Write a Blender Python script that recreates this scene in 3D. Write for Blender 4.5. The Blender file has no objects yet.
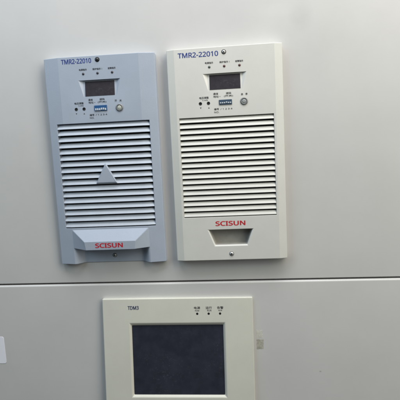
import bpy, bmesh, math, random
from mathutils import Vector, Matrix, Euler
R = math.radians
random.seed(4)
SC = bpy.context.scene
COL = SC.collection

# ---------------------------------------------------------------- camera
cd = bpy.data.cameras.new('camera')
cam = bpy.data.objects.new('camera', cd)
COL.objects.link(cam)
cd.sensor_width = 36.0
cd.lens = 397.86 * 36.0 / 400.0
cd.clip_start = 0.01
cd.clip_end = 50
cam.location = (0.05562, -0.50844, 0.16041)
cam.rotation_euler = (math.pi / 2 - 0.103857, 0.042148, 0.072755)
SC.camera = cam

# ---------------------------------------------------------------- light
W = bpy.data.worlds.new('World')
SC.world = W
W.use_nodes = True
bg = W.node_tree.nodes['Background']
bg.inputs[0].default_value = (0.80, 0.93, 1.0, 1)
bg.inputs[1].default_value = 0.035

def area(name, loc, target, size, sy, power, col):
    l = bpy.data.lights.new(name, 'AREA')
    l.shape = 'RECTANGLE'; l.size = size; l.size_y = sy
    l.energy = power; l.color = col
    o = bpy.data.objects.new(name, l)
    COL.objects.link(o)
    o.location = loc
    o.rotation_euler = (Vector(target) - Vector(loc)).to_track_quat('-Z', 'Y').to_euler()
    return o

area('ceiling_lamp', (0.05, -0.30, 0.95), (0.0, 0.0, 0.14), 0.90, 0.36, 7.9, (0.95, 0.955, 1.0))
area('warm_lamp', (0.70, -0.60, 0.90), (0.10, 0.0, 0.20), 0.60, 0.60, 5.5, (1.0, 0.931, 0.77))
area('left_fill', (-1.25, -0.9, 1.02), (0.0, 0.0, 0.26), 0.9, 0.9, 8.2, (0.64, 0.855, 1.0))  # added cool fill from the left, no window modelled
area('right_fill', (1.30, -0.9, 0.52), (0.1, 0.0, 0.12), 0.9, 0.9, 8.8, (1.0, 0.985, 0.89))  # added fill that lifts and warms the right side

SC.view_settings.view_transform = 'Standard'
SC.view_settings.look = 'None'
SC.view_settings.exposure = 0.0
SC.view_settings.gamma = 1.0
SC.cycles.filter_width = 2.0

# ---------------------------------------------------------------- materials
def srgb(r, g, b):
    f = lambda c: (c / 255 / 12.92) if c / 255 <= 0.04045 else ((c / 255 + 0.055) / 1.055) ** 2.4
    return (f(r), f(g), f(b), 1)

def mat(name, col, rough=0.5, metal=0.0, var=0.0, vscale=40, bump=0.0, bscale=900, spec=0.5, coat=0.0, speck=0.0):
    m = bpy.data.materials.new(name)
    m.use_nodes = True
    nt = m.node_tree; N = nt.nodes; L = nt.links
    p = N['Principled BSDF']
    p.inputs['Base Color'].default_value = col
    p.inputs['Roughness'].default_value = rough
    p.inputs['Metallic'].default_value = metal
    p.inputs['Specular IOR Level'].default_value = spec
    p.inputs['Coat Weight'].default_value = coat
    tc = N.new('ShaderNodeTexCoord')
    if var or speck:
        n = N.new('ShaderNodeTexNoise'); n.inputs['Scale'].default_value = vscale; n.inputs['Detail'].default_value = 6
        n.inputs['Roughness'].default_value = 0.62
        L.new(tc.outputs['Object'], n.inputs['Vector'])
        mr = N.new('ShaderNodeMapRange')
        mr.inputs['From Min'].default_value = 0.3; mr.inputs['From Max'].default_value = 0.7
        mr.inputs['To Min'].default_value = 1 - var; mr.inputs['To Max'].default_value = 1 + var
        L.new(n.outputs['Fac'], mr.inputs['Value'])
        hsv = N.new('ShaderNodeHueSaturation'); hsv.inputs['Color'].default_value = col
        val = mr.outputs['Result']
        if speck:
            s = N.new('ShaderNodeTexNoise'); s.inputs['Scale'].default_value = 1500; s.inputs['Detail'].default_value = 2
            L.new(tc.outputs['Object'], s.inputs['Vector'])
            ms = N.new('ShaderNodeMapRange')
            ms.inputs['From Min'].default_value = 0.3; ms.inputs['From Max'].default_value = 0.7
            ms.inputs['To Min'].default_value = 1 - speck; ms.inputs['To Max'].default_value = 1 + speck
            L.new(s.outputs['Fac'], ms.inputs['Value'])
            mu = N.new('ShaderNodeMath'); mu.operation = 'MULTIPLY'
            L.new(val, mu.inputs[0]); L.new(ms.outputs['Result'], mu.inputs[1]); val = mu.outputs[0]
        L.new(val, hsv.inputs['Value'])
        L.new(hsv.outputs['Color'], p.inputs['Base Color'])
        m['hsv'] = hsv.name
        rr = N.new('ShaderNodeMapRange')
        rr.inputs['To Min'].default_value = max(0.05, rough - 0.08); rr.inputs['To Max'].default_value = min(1, rough + 0.08)
        L.new(n.outputs['Fac'], rr.inputs['Value']); L.new(rr.outputs['Result'], p.inputs['Roughness'])
    if bump:
        b = N.new('ShaderNodeTexNoise'); b.inputs['Scale'].default_value = bscale; b.inputs['Detail'].default_value = 3
        L.new(tc.outputs['Object'], b.inputs['Vector'])
        bp = N.new('ShaderNodeBump'); bp.inputs['Strength'].default_value = bump; bp.inputs['Distance'].default_value = 0.0004
        L.new(b.outputs['Fac'], bp.inputs['Height']); L.new(bp.outputs['Normal'], p.inputs['Normal'])
    return m

def scuffs(m, spots):
    """darker / lighter scuff marks with their own ragged outline, in object space (x, z, rx, rz, colour, amount)"""
    nt = m.node_tree; N = nt.nodes; L = nt.links
    p = N['Principled BSDF']
    cur = p.inputs['Base Color'].links[0].from_socket
    tc = N.new('ShaderNodeTexCoord')
    ns = N.new('ShaderNodeTexNoise'); ns.inputs['Scale'].default_value = 120; ns.inputs['Detail'].default_value = 7
    ns.inputs['Roughness'].default_value = 0.7
    L.new(tc.outputs['Object'], ns.inputs['Vector'])
    for (x, z, rx, rz, c, amt) in spots:
        mp = N.new('ShaderNodeMapping'); mp.vector_type = 'POINT'
        mp.inputs['Location'].default_value = (-x / rx, 0, -z / rz)
        mp.inputs['Scale'].default_value = (1 / rx, 0, 1 / rz)
        L.new(tc.outputs['Object'], mp.inputs['Vector'])
        g = N.new('ShaderNodeTexGradient'); g.gradient_type = 'SPHERICAL'
        L.new(mp.outputs['Vector'], g.inputs['Vector'])
        mu = N.new('ShaderNodeMath'); mu.operation = 'MULTIPLY'
        L.new(g.outputs['Fac'], mu.inputs[0]); L.new(ns.outputs['Fac'], mu.inputs[1])
        mr = N.new('ShaderNodeMapRange')
        mr.inputs['From Min'].default_value = 0.08; mr.inputs['From Max'].default_value = 0.42
        mr.inputs['To Max'].default_value = amt
        L.new(mu.outputs[0], mr.inputs['Value'])
        mx = N.new('ShaderNodeMix'); mx.data_type = 'RGBA'
        L.new(mr.outputs['Result'], mx.inputs[0]); L.new(cur, mx.inputs[6])
        mx.inputs[7].default_value = c
        cur = mx.outputs[2]
    L.new(cur, p.inputs['Base Color'])

M_DOOR = mat('cabinet_paint', (0.606, 0.602, 0.592, 1), 0.42, var=0.03, vscale=11, bump=0.10, bscale=1400, speck=0.012)
scuffs(M_DOOR, [(0.148, 0.325, 0.020, 0.022, (0.46, 0.46, 0.46, 1), 0.28),
                (0.115, 0.335, 0.035, 0.012, (0.66, 0.66, 0.65, 1), 0.4),
                (0.1645, -0.122, 0.0024, 0.0018, (0.30, 0.29, 0.27, 1), 0.7)])
M_BLUE = mat('blue_grey_plastic', (0.408, 0.463, 0.552, 1), 0.45, var=0.03, vscale=30, bump=0.22, bscale=1500, speck=0.035)
M_CREAM = mat('cream_plastic', (0.690, 0.688, 0.646, 1), 0.45, var=0.025, vscale=30, bump=0.16, bscale=1500, speck=0.018)
M_BLUE_M = mat('blue_grey_matt_lit', (0.490, 0.540, 0.615, 1), 0.68, var=0.05, vscale=60, bump=0.15, bscale=1500, speck=0.03, spec=0.25)  # slat copy of the plastic, lightened as if lit from above
M_CREAM_M = mat('cream_plastic_matt', (0.690, 0.688, 0.646, 1), 0.68, var=0.045, vscale=60, bump=0.15, bscale=1500, speck=0.02, spec=0.25)
M_RECESS = mat('pull_recess_shade', (0.36, 0.35, 0.325, 1), 0.6, var=0.10, vscale=120, bump=0.1, bscale=900)  # darker than the cream plastic: pocket shade put into the colour
M_BEZEL = mat('bezel_plastic', (0.695, 0.692, 0.612, 1), 0.45, var=0.03, vscale=25, bump=0.16, bscale=1500, speck=0.02)
M_DARK = mat('dark_interior', (0.03, 0.031, 0.032, 1), 0.8, spec=0.2)
M_GAP = mat('shadow_gap_steel', (0.02, 0.02, 0.02, 1), 0.7)
M_DISP = mat('display_window', (0.036, 0.031, 0.038, 1), 0.30, var=0.10, vscale=200, spec=0.45)
M_SCREEN = mat('lcd_glass', (0.031, 0.033, 0.050, 1), 0.36, var=0.18, vscale=90, spec=0.35)
M_BLUEINK = mat('blue_ink', srgb(38, 62, 138), 0.6, var=0.08, vscale=900)
M_REDINK = mat('red_ink', srgb(196, 34, 48), 0.55, var=0.08, vscale=900)
M_BLACKINK = mat('black_ink', srgb(58, 60, 66), 0.6, var=0.1, vscale=900)
M_NAVYINK = mat('navy_ink', srgb(34, 48, 92), 0.6, var=0.1, vscale=900)
M_BLACK = mat('black_plastic', (0.010, 0.011, 0.012, 1), 0.4)
M_STEEL = mat('screw_steel', (0.66, 0.66, 0.64, 1), 0.46, metal=0.85, var=0.1, vscale=500)
M_DSTEEL = mat('black_oxide_screw', (0.10, 0.10, 0.105, 1), 0.35, metal=0.9, var=0.1, vscale=500)
M_LEDG = mat('led_green_grey', (0.095, 0.115, 0.105, 1), 0.25, var=0.05, vscale=500)
M_LEDR = mat('led_red_brown', (0.115, 0.055, 0.055, 1), 0.25, var=0.05, vscale=500)
M_LEDD = mat('led_dark', (0.05, 0.055, 0.062, 1), 0.25, var=0.05, vscale=500)
M_DIPB = mat('dip_blue', (0.030, 0.105, 0.270, 1), 0.4, var=0.05, vscale=500)
M_DIPD = mat('dip_slate', (0.050, 0.085, 0.135, 1), 0.4, var=0.05, vscale=500)
M_LEVER = mat('dip_lever_white', (0.62, 0.68, 0.72, 1), 0.4, var=0.05, vscale=500)
M_RING = mat('button_ring', (0.24, 0.25, 0.25, 1), 0.35, metal=0.4, var=0.05, vscale=500)
M_BTNP = mat('button_pale', (0.50, 0.53, 0.47, 1), 0.35, var=0.05, vscale=500)
M_BTNG = mat('button_grey', (0.34, 0.36, 0.36, 1), 0.35, var=0.05, vscale=500)
M_STICK = mat('sticker_paper', (0.90, 0.90, 0.97, 1), 0.5, var=0.02, vscale=60)
M_GLUE = mat('old_tape_glue', (0.42, 0.405, 0.345, 1), 0.7, var=0.25, vscale=260, bump=0.4, bscale=500)
M_GLUEW = mat('pale_tape_paper', (0.60, 0.59, 0.53, 1), 0.75, var=0.14, vscale=260, bump=0.4, bscale=500)

def dust(m, amt, scale=330):
    nt = m.node_tree; N = nt.nodes; L = nt.links
    p = N['Principled BSDF']; cur = p.inputs['Base Color'].links[0].from_socket
    tc = N.new('ShaderNodeTexCoord')
    a = N.new('ShaderNodeTexNoise'); a.inputs['Scale'].default_value = scale; a.inputs['Detail'].default_value = 3
    b = N.new('ShaderNodeTexNoise'); b.inputs['Scale'].default_value = 28; b.inputs['Detail'].default_value = 3
    for q in (a, b): L.new(tc.outputs['Object'], q.inputs['Vector'])
    r1 = N.new('ShaderNodeMapRange'); r1.inputs['From Min'].default_value = 0.60; r1.inputs['From Max'].default_value = 0.74
    r2 = N.new('ShaderNodeMapRange'); r2.inputs['From Min'].default_value = 0.42; r2.inputs['From Max'].default_value = 0.66
    L.new(a.outputs['Fac'], r1.inputs['Value']); L.new(b.outputs['Fac'], r2.inputs['Value'])
    mu = N.new('ShaderNodeMath'); mu.operation = 'MULTIPLY'
    L.new(r1.outputs['Result'], mu.inputs[0]); L.new(r2.outputs['Result'], mu.inputs[1])
    m2 = N.new('ShaderNodeMath'); m2.operation = 'MULTIPLY_ADD'
    L.new(mu.outputs[0], m2.inputs[0]); m2.inputs[1].default_value = amt
    m3 = N.new('ShaderNodeMath'); m3.operation = 'MULTIPLY'; L.new(r2.outputs['Result'], m3.inputs[0]); m3.inputs[1].default_value = amt * 0.12
    L.new(m3.outputs[0], m2.inputs[2])
    mx = N.new('ShaderNodeMix'); mx.data_type = 'RGBA'
    L.new(m2.outputs[0], mx.inputs[0]); L.new(cur, mx.inputs[6]); mx.inputs[7].default_value = (0.34, 0.36, 0.38, 1)
    L.new(mx.outputs[2], p.inputs['Base Color'])
dust(M_SCREEN, 0.10, 480)
dust(M_DISP, 0.15, 500)

# ---------------------------------------------------------------- helpers (all lengths in mm inside meshes, objects in metres)
MM = 0.001
def link(name, bm, material, parent=None, bevel=0.0, seg=3, angle=38, smooth=30, soft=None):
    me = bpy.data.meshes.new(name)
    bmesh.ops.recalc_face_normals(bm, faces=bm.faces)
    if bevel:
        wl = bm.edges.layers.float.new('bevel_weight_edge')
        for e in bm.edges:
            if len(e.link_faces) == 2 and e.calc_face_angle(0) > R(angle):
                c = (e.verts[0].co + e.verts[1].co) / 2
                e[wl] = soft(c) if soft else 1.0
    bmesh.ops.scale(bm, vec=(MM, MM, MM), verts=bm.verts)
    bm.to_mesh(me); bm.free()
    me.materials.append(material)
    for f in me.polygons: f.use_smooth = True
    me.set_sharp_from_angle(angle=R(smooth))
    o = bpy.data.objects.new(name, me)
    COL.objects.link(o)
    if parent: o.parent = parent
    if bevel:
        b = o.modifiers.new('bevel', 'BEVEL'); b.width = bevel * MM; b.segments = seg
        b.limit_method = 'WEIGHT'; b.harden_normals = True
        b.use_clamp_overlap = True
    return o

def thing(name, label, cat, loc, rot=(0, 0, 0), group=None):
    o = bpy.data.objects.new(name, None); COL.objects.link(o)
    o.location = loc; o.rotation_euler = rot; o.empty_display_size = 0.02
    o['label'] = label; o['category'] = cat
    if group: o['group'] = group
    return o

def tag(o, label, cat, group=None):
    o['label'] = label; o['category'] = cat
    if group: o['group'] = group

def box(bm, x0, x1, y0, y1, z0, z1):
    v = [bm.verts.new(c) for c in ((x0,y0,z0),(x1,y0,z0),(x1,y1,z0),(x0,y1,z0),(x0,y0,z1),(x1,y0,z1),(x1,y1,z1),(x0,y1,z1))]
    for f in ((0,1,5,4),(1,2,6,5),(2,3,7,6),(3,0,4,7),(4,5,6,7),(3,2,1,0)):
        bm.faces.new([v[i] for i in f])

def lathe(bm, x, z, prof, n=32):
    """prof: list of (radius, y) from the centre outwards; axis along y"""
    rings = []
    for r, y in prof:
        if r < 1e-6: rings.append([bm.verts.new((x, y, z))])
        else: rings.append([bm.verts.new((x + r*math.cos(2*math.pi*i/n), y, z + r*math.sin(2*math.pi*i/n))) for i in range(n)])
    for a, b in zip(rings, rings[1:]):
        for i in range(n):
            j = (i+1) % n
            if len(a) == 1: bm.faces.new((a[0], b[i], b[j]))
            elif len(b) == 1: bm.faces.new((a[i], b[0], a[j]))
            else: bm.faces.new((a[i], b[i], b[j], a[j]))

def prism(bm, pts, y0, y1):
    a = [bm.verts.new((x, y0, z)) for x, z in pts]; b = [bm.verts.new((x, y1, z)) for x, z in pts]
    bm.faces.new(a); bm.faces.new(b[::-1])
    for i in range(len(pts)):
        j = (i+1) % len(pts); bm.faces.new((a[i], b[i], b[j], a[j]))

try:
    FONT = bpy.data.fonts.load(bpy.utils.system_resource('DATAFILES', path='fonts') + '/NotoSansHebrew-Regular.woff2')
except Exception:
    FONT = None

def text_bm(bm, body, x0, x1, z0, z1, y, bold=0.0, th=0.08):
    """lettering fitted into the box x0..x1, z0..z1 (mm) on the plane y"""
    cu = bpy.data.curves.new('letters', 'FONT'); cu.body = body; cu.size = 1.0; cu.extrude = 0.01
    if FONT and all(ord(c) < 127 for c in body): cu.font = FONT
    cu.resolution_u = 4; cu.space_line = 0.95; cu.align_x = 'CENTER'
    ob = bpy.data.objects.new('letters', cu); COL.objects.link(ob)
    dg = bpy.context.evaluated_depsgraph_get()
    me = bpy.data.meshes.new_from_object(ob.evaluated_get(dg))
    xs = [v.co.x for v in me.vertices]; ys = [v.co.y for v in me.vertices]
    if xs:
        ax, bx, ay, by = min(xs), max(xs), min(ys), max(ys)
        for v in me.vertices:
            u = (v.co.x-ax)/(bx-ax); w = (v.co.y-ay)/(by-ay)
            v.co = (x0 + u*(x1-x0), y - th if v.co.z > 0 else y + 0.05, z0 + w*(z1-z0))
        bm.from_mesh(me)
        # heavier strokes: the same outline struck again a hair to each side
        for k, (dx, dz) in enumerate(((bold, 0), (-bold, 0), (0, bold*0.6), (0, -bold*0.6)) if bold else ()):
            for v in me.vertices: v.co.x += dx*(z1-z0); v.co.z += dz*(z1-z0); v.co.y -= 0.02
            bm.from_mesh(me)
            for v in me.vertices: v.co.x -= dx*(z1-z0); v.co.z -= dz*(z1-z0)
    bpy.data.objects.remove(ob); bpy.data.curves.remove(cu); bpy.data.meshes.remove(me)

def grid(bm, levels, cols, yf, holes, over={}):
    """front skin: rows between levels, columns between cols; over[level index] replaces the columns there"""
    V = []
    for i, z in enumerate(levels):
        cs = over.get(i, cols)
        V.append([bm.verts.new((x, yf(x), z)) for x in cs])
    for i in range(len(levels)-1):
        for j in range(len(cols)-1):
            if (i, j) in holes: continue
            bm.faces.new((V[i][j], V[i][j+1], V[i+1][j+1], V[i+1][j]))
    return V

def wall_back(bm, edges, y):
    r = bmesh.ops.extrude_edge_only(bm, edges=edges)
    for g in r['geom']:
        if isinstance(g, bmesh.types.BMVert): g.co.y = y

def between(bm, va, vb):
    for e in va.link_edges:
        if e.other_vert(va) is vb: return e

def screw(name, x, z, y, parent, head, r=2.4, turn=20, well=None, wr=3.1):
    bm = bmesh.new()
    lathe(bm, x, z, [(0, y-1.3), (r*0.45, y-1.25), (r*0.8, y-1.0), (r, y-0.5), (r, y+0.3)], 28)
    s = link(name, bm, head, parent, smooth=40)
    bm = bmesh.new()
    for k in (0, 90):
        a = R(turn+k); c, sn = math.cos(a), math.sin(a); L_, w_ = r*0.62, r*0.13
        prism(bm, [(x+c*u-sn*v, z+sn*u+c*v) for u, v in ((-L_,-w_),(L_,-w_),(L_,w_),(-L_,w_))], y-1.34, y-0.9)
    link('cross_slot', bm, M_BLACK, s)
    if well:
        bm = bmesh.new()
        lathe(bm, x, z, [(0, y-0.12), (wr-0.25, y-0.12), (wr, y-0.05), (wr, y+0.2)], 32)
        link('screw_well', bm, well, s)
    return s

def vent(n, x0, x1, ztop, zbot, yf, bends, gap, lean, body, parent, dark_gap):
    """louvre slats: each one leans back at the top and ends in a lip flush with the panel"""
    bm = bmesh.new()
    pitch = (ztop - zbot) / n
    xs = [x0] + bends + [x1]
    for k in range(n):
        z0 = ztop - k*pitch - gap*0.5
        z1 = ztop - (k+1)*pitch + gap*0.5
        prof = [(lean, z0), (lean*0.45, z0 - (z0-z1)*0.50), (0.25, z1+0.55), (0.10, z1+0.25), (0.25, z1), (0.9, z1-0.05), (lean+1.2, z0-1.4)]
        rows = [[bm.verts.new((x, yf(x)+py, pz)) for py, pz in prof] for x in xs]
        for a, b in zip(rows, rows[1:]):
            for i in range(len(prof)):
                j = (i+1) % len(prof)
                bm.faces.new((a[i], b[i], b[j], a[j]))
    g = link('vent_grille', bm, body, parent, smooth=50)
    bm = bmesh.new()
    box(bm, x0-0.5, x1+0.5, 3.2, 3.6, zbot-1, ztop+1)
    link('dark_backing', bm, M_DARK, g)  # dark sheet standing in for the shade of a deep cavity
    return g

def dip_switch(x0, x1, z0, z1, y, parent, body, split, lever_lo, lever_hi):
    bm = bmesh.new(); box(bm, x0, x1, y-0.8, y+0.3, z0, z1)
    d = link('dip_switch', bm, body, parent, bevel=0.2)
    n = 6; p = (x1-x0-1.4)/n
    for i in range(n):
        bm = bmesh.new(); c = x0+0.7+p*(i+0.5)
        up = random.choice((0, 0, 0, 1)) * 0.5
        box(bm, c-p*0.33, c+p*0.33, y-1.3, y-0.7, z0+lever_lo+up, z0+lever_hi+up)
        link('lever', bm, split, d, bevel=0.1, seg=2)
    return d

def led(x, z, y, parent, m, r=1.35):
    bm = bmesh.new()
    lathe(bm, x, z, [(0, y-0.75), (r*0.5, y-0.66), (r*0.85, y-0.36), (r, y), (r, y+0.3)], 20)
    return link('indicator_lamp', bm, m, parent, smooth=60)

def hole(name, x, z, y, parent, r):
    bm = bmesh.new(); lathe(bm, x, z, [(0, y-0.06), (r*0.8, y-0.06), (r, y-0.22), (r*1.06, y-0.12), (r*1.1, y+0.2)], 28)
    return link(name, bm, M_BLACK, parent, smooth=40)

def button(x, z, y, parent, cap, r):
    bm = bmesh.new()
    lathe(bm, x, z, [(r*0.62, y+0.2), (r*0.64, y-0.9), (r*0.74, y-1.2), (r*0.9, y-1.0), (r, y-0.3), (r, y+0.2)], 40)
    ring = link('push_button', bm, M_RING, parent, smooth=50)
    bm = bmesh.new()
    lathe(bm, x, z, [(0, y-1.05), (r*0.3, y-1.0), (r*0.52, y-0.8), (r*0.60, y-0.4), (r*0.60, y+0.2)], 32)
    link('button_cap', bm, cap, ring, smooth=60)
    return ring

def small_marks(items, y, parent, name='control_lettering', m=None):
    bm = bmesh.new()
    for (t, x0, x1, z0, z1) in items:
        if t == 'up': prism(bm, [(x0, z0), (x1, z0), ((x0+x1)/2, z1)], y-0.08, y+0.05)
        elif t == 'down': prism(bm, [((x0+x1)/2, z0), (x1, z1), (x0, z1)], y-0.08, y+0.05)
        elif t == 'bar': box(bm, x0, x1, y-0.08, y+0.05, z0, z1)
        else: text_bm(bm, t, x0, x1, z0, z1, y, bold=0.012)
    return link(name, bm, m or M_BLACKINK, parent)

# ---------------------------------------------------------------- the cabinet front
cab = thing('electrical_cabinet', 'large pale grey painted steel cabinet front of two doors split by a dark seam', 'cabinet', (0, 0, 0))
bm = bmesh.new(); box(bm, -1200, 1200, 0, 18, 0.9, 1100)
link('upper_door', bm, M_DOOR, cab, bevel=0.9, seg=4)
bm = bmesh.new(); box(bm, -1200, 1200, 0, 18, -700, -1.1)
lo = link('lower_door', bm, M_DOOR, cab, bevel=2.4, seg=6)
lo.rotation_euler = (R(-2.5), 0, 0); lo.location = (0, -0.0015, 0)
bm = bmesh.new(); box(bm, -1200, 1200, 12, 30, -8, 8)
link('door_gap_strip', bm, M_GAP, cab)

# ---------------------------------------------------------------- blue-grey module
DO = 0.006
F = -6.0
mo = thing('rectifier_module', 'blue grey module with a raised triangle on its louvres and a jutting hood', 'power module',
           (-0.10104, -DO, 0.16054), (0.01677, -0.0032, 0.00377), 'rectifier modules')
FX = 50.5
OL = -2.2
def yL(x): return F if abs(x) <= FX else F + (abs(x)-FX)/(70-FX)*(OL-F)
bm = bmesh.new()
cols = [-70, -59.4, -FX, -26.5, 26.5, FX, 59.4, 70]
lev = [131.5, 102.5, 81.0, 50.4, -83.4, -85.7]
V = grid(bm, lev, cols, yL, {(1, 3)} | {(3, j) for j in range(1, 6)},
         {2: [-70, -59.4, -FX, -20.5, 20.5, FX, 59.4, 70]})
# sloping pocket of the display
P = [V[1][3], V[1][4], V[2][4], V[2][3]]
pd = 2.6
t0 = bm.verts.new((-21.5, F+pd, 101.9)); t1 = bm.verts.new((21.5, F+pd, 101.9))
bm.faces.new((P[0], P[1], t1, t0)); bm.faces.new((t0, t1, P[2], P[3]))
bm.faces.new((P[0], t0, P[3])); bm.faces.new((P[1], P[2], t1))
# vent opening walls
top = V[3]; bot = V[4]
eds = [between(bm, top[j], top[j+1]) for j in range(1, 6)] + [between(bm, bot[j], bot[j+1]) for j in range(1, 6)]
eds += [between(bm, top[1], bot[1]), between(bm, top[6], bot[6])]
wall_back(bm, eds, 3.5)
# lower part: hood, finger recess and feet
row = V[5]
ZB = -131.5
def nv(x, y, z): return bm.verts.new((x, y, z))
REC = 2.6
lf0, lf1 = row[0], row[2]
bL = nv(-70, OL, ZB); bLm = nv(-59.4, yL(59.4), ZB); gL = nv(-FX, F, -110.0); gLb = nv(-FX, F, ZB)
bm.faces.new((row[0], row[1], bLm, bL)); bm.faces.new((row[1], row[2], gL, gLb, bLm))
bR = nv(70, OL, ZB); bRm = nv(59.4, yL(59.4), ZB); gR = nv(FX, F, -110.0); gRb = nv(FX, F, ZB)
bm.faces.new((row[7], bR, bRm, row[6])); bm.faces.new((row[6], bRm, gRb, gR, row[5]))
HF = F - 9.0
cL = nv(-32.5, HF, -100.2); cR = nv(34, HF, -100.2)
n_ = 8
eT = []
for i in range(n_+1):
    u = i/n_; x = -FX + 2*FX*u
    eT.append(x)
# hood front lower edge is gently curved between the two ends
low = []
xs_low = [-31 + 63.5*i/8 for i in range(9)]
low = [nv(x, HF, -111.2) for x in xs_low]
A, B = row[2], row[5]
# the top edge of the hood uses the skin's own vertices
bm.faces.new((A, row[3], row[4], B, cR, cL))
bm.faces.new([cL, cR] + low[::-1])
bm.faces.new((A, cL, low[0])); bm.faces.new((A, low[0], gL))
bm.faces.new((B, low[-1], cR)); bm.faces.new((B, gR, low[-1]))
# recess plate with S-shaped ramps
S = 7
def ramp(sign):
    pts = []
    for i in range(S+1):
        u = i/S; x = sign*(FX - (FX-37.5)*u); y = F + (REC-F)*(0.5-0.5*math.cos(math.pi*u))
        pts.append((x, y))
    return pts
tl = [gL] + [nv(x, y, -110.0) for x, y in ramp(-1)[1:]]; bl = [gLb] + [nv(x, y, ZB) for x, y in ramp(-1)[1:]]
tr = [gR] + [nv(x, y, -110.0) for x, y in ramp(1)[1:]]; br = [gRb] + [nv(x, y, ZB) for x, y in ramp(1)[1:]]
for a, b in ((tl, bl), (tr, br)):
    for i in range(S): bm.faces.new((a[i], a[i+1], b[i+1], b[i]))
bm.faces.new((tl[-1], tr[-1], br[-1], bl[-1]))
bm.faces.new(low + [gR] + tr[1:] + tl[1:][::-1] + [gL])
# rim back to the door
outer = []
for i in range(5):
    outer += [between(bm, V[i][0], V[i+1][0]), between(bm, V[i][7], V[i+1][7])]
outer += [between(bm, V[0][j], V[0][j+1]) for j in range(7)]
outer += [between(bm, row[0], bL), between(bm, row[7], bR), between(bm, bL, bLm), between(bm, bLm, gLb), between(bm, bR, bRm), between(bm, bRm, gRb)]
outer += [between(bm, bl[i], bl[i+1]) for i in range(S)] + [between(bm, br[i], br[i+1]) for i in range(S)] + [between(bm, bl[-1], br[-1])]
wall_back(bm, [e for e in outer if e], 10.5)
link('front_panel', bm, M_BLUE, mo, bevel=0.7, seg=3, angle=40, smooth=9,
     soft=lambda c: 0.0 if (abs(c.x) < 30 and 75 < c.z < 106) else (0.45 if abs(c.z) < 84 and abs(c.x) < 60 else 1.0))

vent(17, -59.2, 59.2, 50.6, -83.0, yL, [-FX, FX], 2.05, 3.7, M_BLUE_M, mo, True)
# raised triangle
bm = bmesh.new()
for f, y in ((1.0, F+1.0), (1.0, F-1.2)): pass
tri = [(-13.6, -26.3), (13.8, -26.3), (0.2, -0.6)]
cx, cz = 0.13, -17.7
bo = [bm.verts.new((x, F+2.5, z)) for x, z in tri]; md = [bm.verts.new((x, F-0.5, z)) for x, z in tri]
tp = [bm.verts.new((cx+(x-cx)*0.90, F-1.5, cz+(z-cz)*0.90+0.5)) for x, z in tri]
for a, b in ((bo, md), (md, tp)):
    for i in range(3):
        j = (i+1) % 3; bm.faces.new((a[i], a[j], b[j], b[i]))
bm.faces.new(tp); bm.faces.new(bo[::-1])
link('triangle_emblem', bm, M_BLUE, mo, bevel=0.6, seg=3)

def display(parent, x0, x1, ztop, zbot, dtop, dbot):
    bm = bmesh.new()
    o = [(x0, dtop, ztop), (x1, dtop, ztop), (x1, dbot, zbot), (x0, dbot, zbot)]
    a = [bm.verts.new((x, F+y+0.4, z)) for x, y, z in o]; b = [bm.verts.new((x, F+y-0.35, z)) for x, y, z in o]
    bm.faces.new(b); bm.faces.new(a[::-1])
    for i in range(4):
        j = (i+1) % 4; bm.faces.new((a[i], a[j], b[j], b[i]))
    return link('display_window', bm, M_DISP, parent, bevel=0.15, seg=2)
display(mo, -18.9, 18.4, 101.0, 82.9, 2.52, 0.24)

bm = bmesh.new(); text_bm(bm, 'TMR2-22010', -46.2, -8.4, 123.0, 128.6, F, bold=0.032)
link('model_lettering', bm, M_BLUEINK, mo)
bm = bmesh.new(); text_bm(bm, 'SCISUN', -18.2, 17.2, -107.9, -102.3, HF, bold=0.065)
link('brand_lettering', bm, M_REDINK, mo)
screw('screw', -0.6, 126.3, F, mo, M_DSTEEL, 2.0, 30, M_BLACK, 3.0)
for x in (-19.5, -1.4, 17.0): led(x, 110.2, F, mo, M_LEDD, 1.6)
small_marks([('电源指示', -24.4, -14.6, 114.0, 116.4), ('保护指示 1', -7.4, 4.6, 114.0, 116.4), ('故障指示', 12.0, 21.6, 114.0, 116.4)], F, mo, 'indicator_lettering')
for x in (-31.9, -21.9): hole('adjustment_hole', x, 67.7, F, mo, 1.9)
small_marks([('down', -33.0, -31.2, 61.2, 63.0), ('up', -23.0, -21.2, 61.2, 63.0),
             ('电压调整', -33.6, -22.0, 73.6, 76.2), ('V.ADJ', -28.8, -22.4, 71.0, 72.6),
             ('通信', -15.6, -10.0, 77.2, 79.8), ('地址 ▸', -15.6, -7.0, 74.0, 76.4), ('拨码', -1.2, 5.0, 77.2, 79.8), ('(开关)', -3.8, 7.2, 74.0, 76.4),
             ('编号', -15.2, -9.4, 58.6, 61.2), ('NO.', -15.2, -9.8, 55.4, 57.4), ('/ 1 2 3 4', -7.6, 7.0, 58.9, 60.7),
             ('开', 17.8, 20.4, 74.4, 77.0), ('关', 23.8, 26.4, 74.4, 77.0)], F, mo)
dip_switch(-8.5, 7.5, 64.5, 71.2, F, mo, M_DIPB, M_LEVER, 0.6, 3.0)
button(23.2, 67.2, F, mo, M_BTNP, 4.6)
screw('screw', 1.0, -122.6, REC, mo, M_STEEL, 2.1, 10, M_DSTEEL, 2.8)

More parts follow.
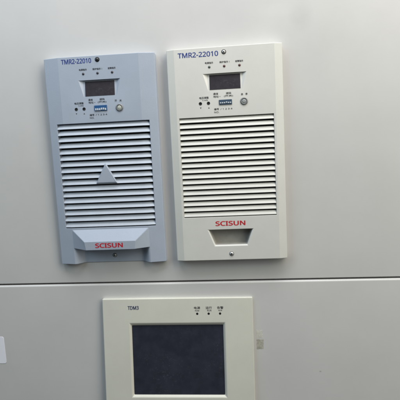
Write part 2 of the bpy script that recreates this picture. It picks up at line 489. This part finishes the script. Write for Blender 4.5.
# ---------------------------------------------------------------- cream module
mc = thing('rectifier_module', 'cream white module with a trapezoid hand pull under its louvres', 'power module',
           (0.0539, -DO, 0.16219), (0.00055, -0.00478, -0.00536), 'rectifier modules')
FR = 60.6
OR_ = -3.6
def yR(x): return F if abs(x) <= FR else F + (abs(x)-FR)/(70-FR)*(OR_-F)
bm = bmesh.new()
cols = [-70, -FR, -58.0, -28.6, -26.5, 26.5, 28.6, 58.0, FR, 70]
lev = [131.5, 100.3, 78.8, 48.6, -75.9, -92.2, -113.2, -131.5]
o1 = [-70, -FR, -58.0, -28.6, -20.3, 20.3, 28.6, 58.0, FR, 70]
o2 = [-70, -FR, -58.0, -20.6, -18.6, 18.6, 21.2, 58.0, FR, 70]
V = grid(bm, lev, cols, yR, {(1, 4)} | {(3, j) for j in range(2, 7)} | {(5, j) for j in (3, 4, 5)}, {2: o1, 6: o2})
P = [V[1][4], V[1][5], V[2][5], V[2][4]]
t0 = bm.verts.new((-21.5, F+pd, 99.7)); t1 = bm.verts.new((21.5, F+pd, 99.7))
bm.faces.new((P[0], P[1], t1, t0)); bm.faces.new((t0, t1, P[2], P[3]))
bm.faces.new((P[0], t0, P[3])); bm.faces.new((P[1], P[2], t1))
top = V[3]; bot = V[4]
eds = [between(bm, top[j], top[j+1]) for j in range(2, 7)] + [between(bm, bot[j], bot[j+1]) for j in range(2, 7)]
eds += [between(bm, top[2], bot[2]), between(bm, top[7], bot[7])]
wall_back(bm, eds, 3.5)
outer = []
for i in range(7):
    outer += [between(bm, V[i][0], V[i+1][0]), between(bm, V[i][9], V[i+1][9])]
outer += [between(bm, V[0][j], V[0][j+1]) for j in range(9)] + [between(bm, V[7][j], V[7][j+1]) for j in range(9)]
wall_back(bm, outer, 8.5)
# hand pull: rounded lip, then a scooped pocket
loop = [V[5][3], V[5][4], V[5][5], V[5][6], V[6][6], V[6][5], V[6][4], V[6][3]]
def ring(inset_t, inset_b, dx, y):
    pts = [(-28.6+dx, -92.2-inset_t), (-26.5+dx, -92.2-inset_t), (26.5-dx, -92.2-inset_t), (28.6-dx, -92.2-inset_t),
           (21.2-dx*0.8, -113.2+inset_b), (18.6-dx*0.8, -113.2+inset_b), (-18.6+dx*0.8, -113.2+inset_b), (-20.6+dx*0.8, -113.2+inset_b)]
    return [bm.verts.new((x, y, z)) for x, z in pts]
r0 = loop
for args in ((0.05, 0.9, 0.9, F+0.9), (0.1, 1.2, 1.2, F+2.2)):
    r1 = ring(*args)
    for i in range(8):
        j = (i+1) % 8; bm.faces.new((r0[i], r0[j], r1[j], r1[i]))
    r0 = r1
link('front_panel', bm, M_CREAM, mc, bevel=0.7, seg=3, angle=40, smooth=9,
     soft=lambda c: 0.0 if (abs(c.x) < 30 and 75 < c.z < 106) else (0.45 if abs(c.z) < 80 and abs(c.x) < 59 else 1.0))
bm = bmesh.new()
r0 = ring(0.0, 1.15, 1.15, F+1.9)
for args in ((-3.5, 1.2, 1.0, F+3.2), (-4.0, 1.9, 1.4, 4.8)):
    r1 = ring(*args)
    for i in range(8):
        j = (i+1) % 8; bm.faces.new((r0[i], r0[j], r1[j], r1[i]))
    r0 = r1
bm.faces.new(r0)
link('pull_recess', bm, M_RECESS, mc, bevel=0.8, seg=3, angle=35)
vent(18, -57.8, 57.8, 48.7, -75.7, yR, [], 1.95, 2.5, M_CREAM_M, mc, True)
display(mc, -18.6, 18.9, 98.9, 80.9, 2.52, 0.26)
bm = bmesh.new(); text_bm(bm, 'TMR2-22010', -55.6, -6.8, 120.7, 126.5, F, bold=0.034)
link('model_lettering', bm, M_BLUEINK, mc)
bm = bmesh.new(); text_bm(bm, 'SCISUN', -18.4, 18.5, -87.1, -81.5, F, bold=0.065)
link('brand_lettering', bm, M_REDINK, mc)
screw('screw', 0.2, 124.8, F, mc, M_STEEL, 2.0, 35, M_DSTEEL, 2.9)
for x, m in ((-18.0, M_LEDG), (0.1, M_LEDR), (18.5, M_LEDR)): led(x, 108.1, F, mc, m, 1.6)
small_marks([('电源指示', -23.0, -13.2, 111.8, 114.2), ('保护指示 1', -5.6, 6.6, 111.8, 114.2), ('故障指示', 13.6, 23.0, 111.8, 114.2)], F, mc, 'indicator_lettering')
for x in (-30.8, -20.9): hole('adjustment_hole', x, 65.1, F, mc, 1.9)
small_marks([('down', -31.6, -29.6, 58.8, 60.6), ('up', -21.6, -19.6, 58.8, 60.6),
             ('电压调整', -31.8, -20.4, 70.6, 73.2), ('V.ADJ', -28.4, -21.6, 68.0, 69.6),
             ('通信', -14.6, -8.6, 74.6, 77.2), ('地址 ▸', -14.6, -5.8, 71.4, 73.8), ('拨码', 1.0, 7.2, 74.6, 77.2), ('(开关)', -1.6, 9.4, 71.4, 73.8),
             ('编号', -14.2, -8.4, 56.2, 58.8), ('NO.', -14.2, -8.2, 52.8, 54.8), ('/ 1 2 3 4', -6.6, 8.0, 56.4, 58.2),
             ('启', 19.0, 21.4, 72.4, 75.0), ('停', 24.4, 26.8, 72.4, 75.0)], F, mc)
dip_switch(-7.9, 7.8, 62.4, 68.4, F, mc, M_DIPD, M_LEVER, 1.5, 2.9)
button(22.5, 65.3, F, mc, M_BTNG, 4.6)
screw('screw', 0.2, -123.6, F, mc, M_STEEL, 2.3, 25, M_RING, 3.0)

# ---------------------------------------------------------------- touch panel on the lower door
tp_ = thing('control_panel', 'wide cream framed control panel with a dark blank screen on the lower door', 'control panel',
            (-0.02022, -0.012, -0.0954), (-0.06879, 0.00623, 0.01199))
bm = bmesh.new()
OX0, OX1, OZ0, OZ1 = -99.3, 99.3, -91, 75
RX0, RX1, RZ0, RZ1 = -63.2, 62.8, -57.4, 42.4
SX0, SX1, SZ0, SZ1 = -60.8, 59.9, -54.9, 38.2
q = lambda x0, x1, z0, z1, y: [bm.verts.new(c) for c in ((x0, y, z0), (x1, y, z0), (x1, y, z1), (x0, y, z1))]
bk = q(OX0, OX1, OZ0, OZ1, 16); fr = q(OX0, OX1, OZ0, OZ1, 0); rc = q(RX0, RX1, RZ0, RZ1, 0); r1 = q(SX0-0.5, SX1+0.5, SZ0-0.5, SZ1+0.5, 2.4); r2 = q(SX0, SX1, SZ0, SZ1, 4.5)
for a, b in ((bk, fr), (fr, rc), (rc, r1), (r1, r2)):
    for i in range(4):
        j = (i+1) % 4; bm.faces.new((a[i], a[j], b[j], b[i]))
link('bezel', bm, M_BEZEL, tp_, bevel=1.0, seg=4, angle=30, smooth=9)
bm = bmesh.new(); box(bm, SX0-1, SX1+1, 3.0, 4.2, SZ0-1, SZ1+1)
link('screen', bm, M_SCREEN, tp_)
bm = bmesh.new(); text_bm(bm, 'TDM3', -65.0, -50.6, 60.6, 65.4, 0, bold=0.035)
link('model_lettering', bm, M_NAVYINK, tp_)
for x in (26.9, 41.9, 56.8):
    bm = bmesh.new(); lathe(bm, x, 54.3, [(0, -0.35), (1.1, -0.3), (1.55, -0.05), (1.55, 0.3)], 20)
    link('indicator_lamp', bm, M_BLACK, tp_, smooth=60)
small_marks([('电源', 22.9, 30.9, 60.4, 63.8), ('运行', 38.2, 46.2, 60.4, 63.8), ('告警', 53.2, 61.2, 60.4, 63.8),
             ('POW', 24.2, 29.8, 57.4, 59.2), ('RUN', 40.2, 45.4, 57.4, 59.6), ('ALM', 54.6, 59.4, 57.6, 59.6)], 0, tp_, 'indicator_lettering')

# ---------------------------------------------------------------- things stuck to the lower door
def stuck(name, pts, m, th, cz, n=3):
    bm = bmesh.new(); prism(bm, pts, -th, 0.05)
    o = link(name, bm, m, None, bevel=min(0.12, th*0.4), seg=2)
    o.rotation_euler = (R(-2.5), 0, 0); o.location = (0, -0.0015, 0)
    return o
def rounded(x0, x1, z0, z1, r, skew=0.0):
    out = []
    for cx, cz, a0 in ((x1-r, z1-r, 0), (x0+r, z1-r, 90), (x0+r, z0+r, 180), (x1-r, z0+r, 270)):
        for k in range(7):
            a = R(a0+15*k); z = cz + r*math.sin(a)
            out.append((cx + r*math.cos(a) + skew*(z-z0), z))
    return out
s = stuck('sticker', rounded(-325, -260.6, -109.8, -72.2, 2.6, -0.05), M_STICK, 0.35, 0)
tag(s, 'white sticker with rounded corners cut off by the left edge', 'sticker')

def ragged(x0, x1, z0, z1, j, n=9):
    pts = []
    for i in range(n): pts.append((x0 + (x1-x0)*i/n, z0))
    for i in range(n): pts.append((x1, z0 + (z1-z0)*i/n))
    for i in range(n): pts.append((x1 - (x1-x0)*i/n, z1))
    for i in range(n): pts.append((x0, z1 - (z1-z0)*i/n))
    return [(x + random.uniform(-j, j), z + random.uniform(-j, j)) for x, z in pts]
s = stuck('tape_residue', ragged(83.4, 92.2, -91.5, -78.4, 0.45, 8), M_GLUE, 0.12, 0)
tag(s, 'brownish torn tape residue beside the control panel, lower and darker of two', 'tape residue', 'tape scraps')
s = stuck('tape_residue', ragged(83.4, 91.4, -76.8, -66.0, 0.55, 7), M_GLUEW, 0.10, 0)
tag(s, 'pale torn tape residue beside the control panel, upper of two', 'tape residue', 'tape scraps')
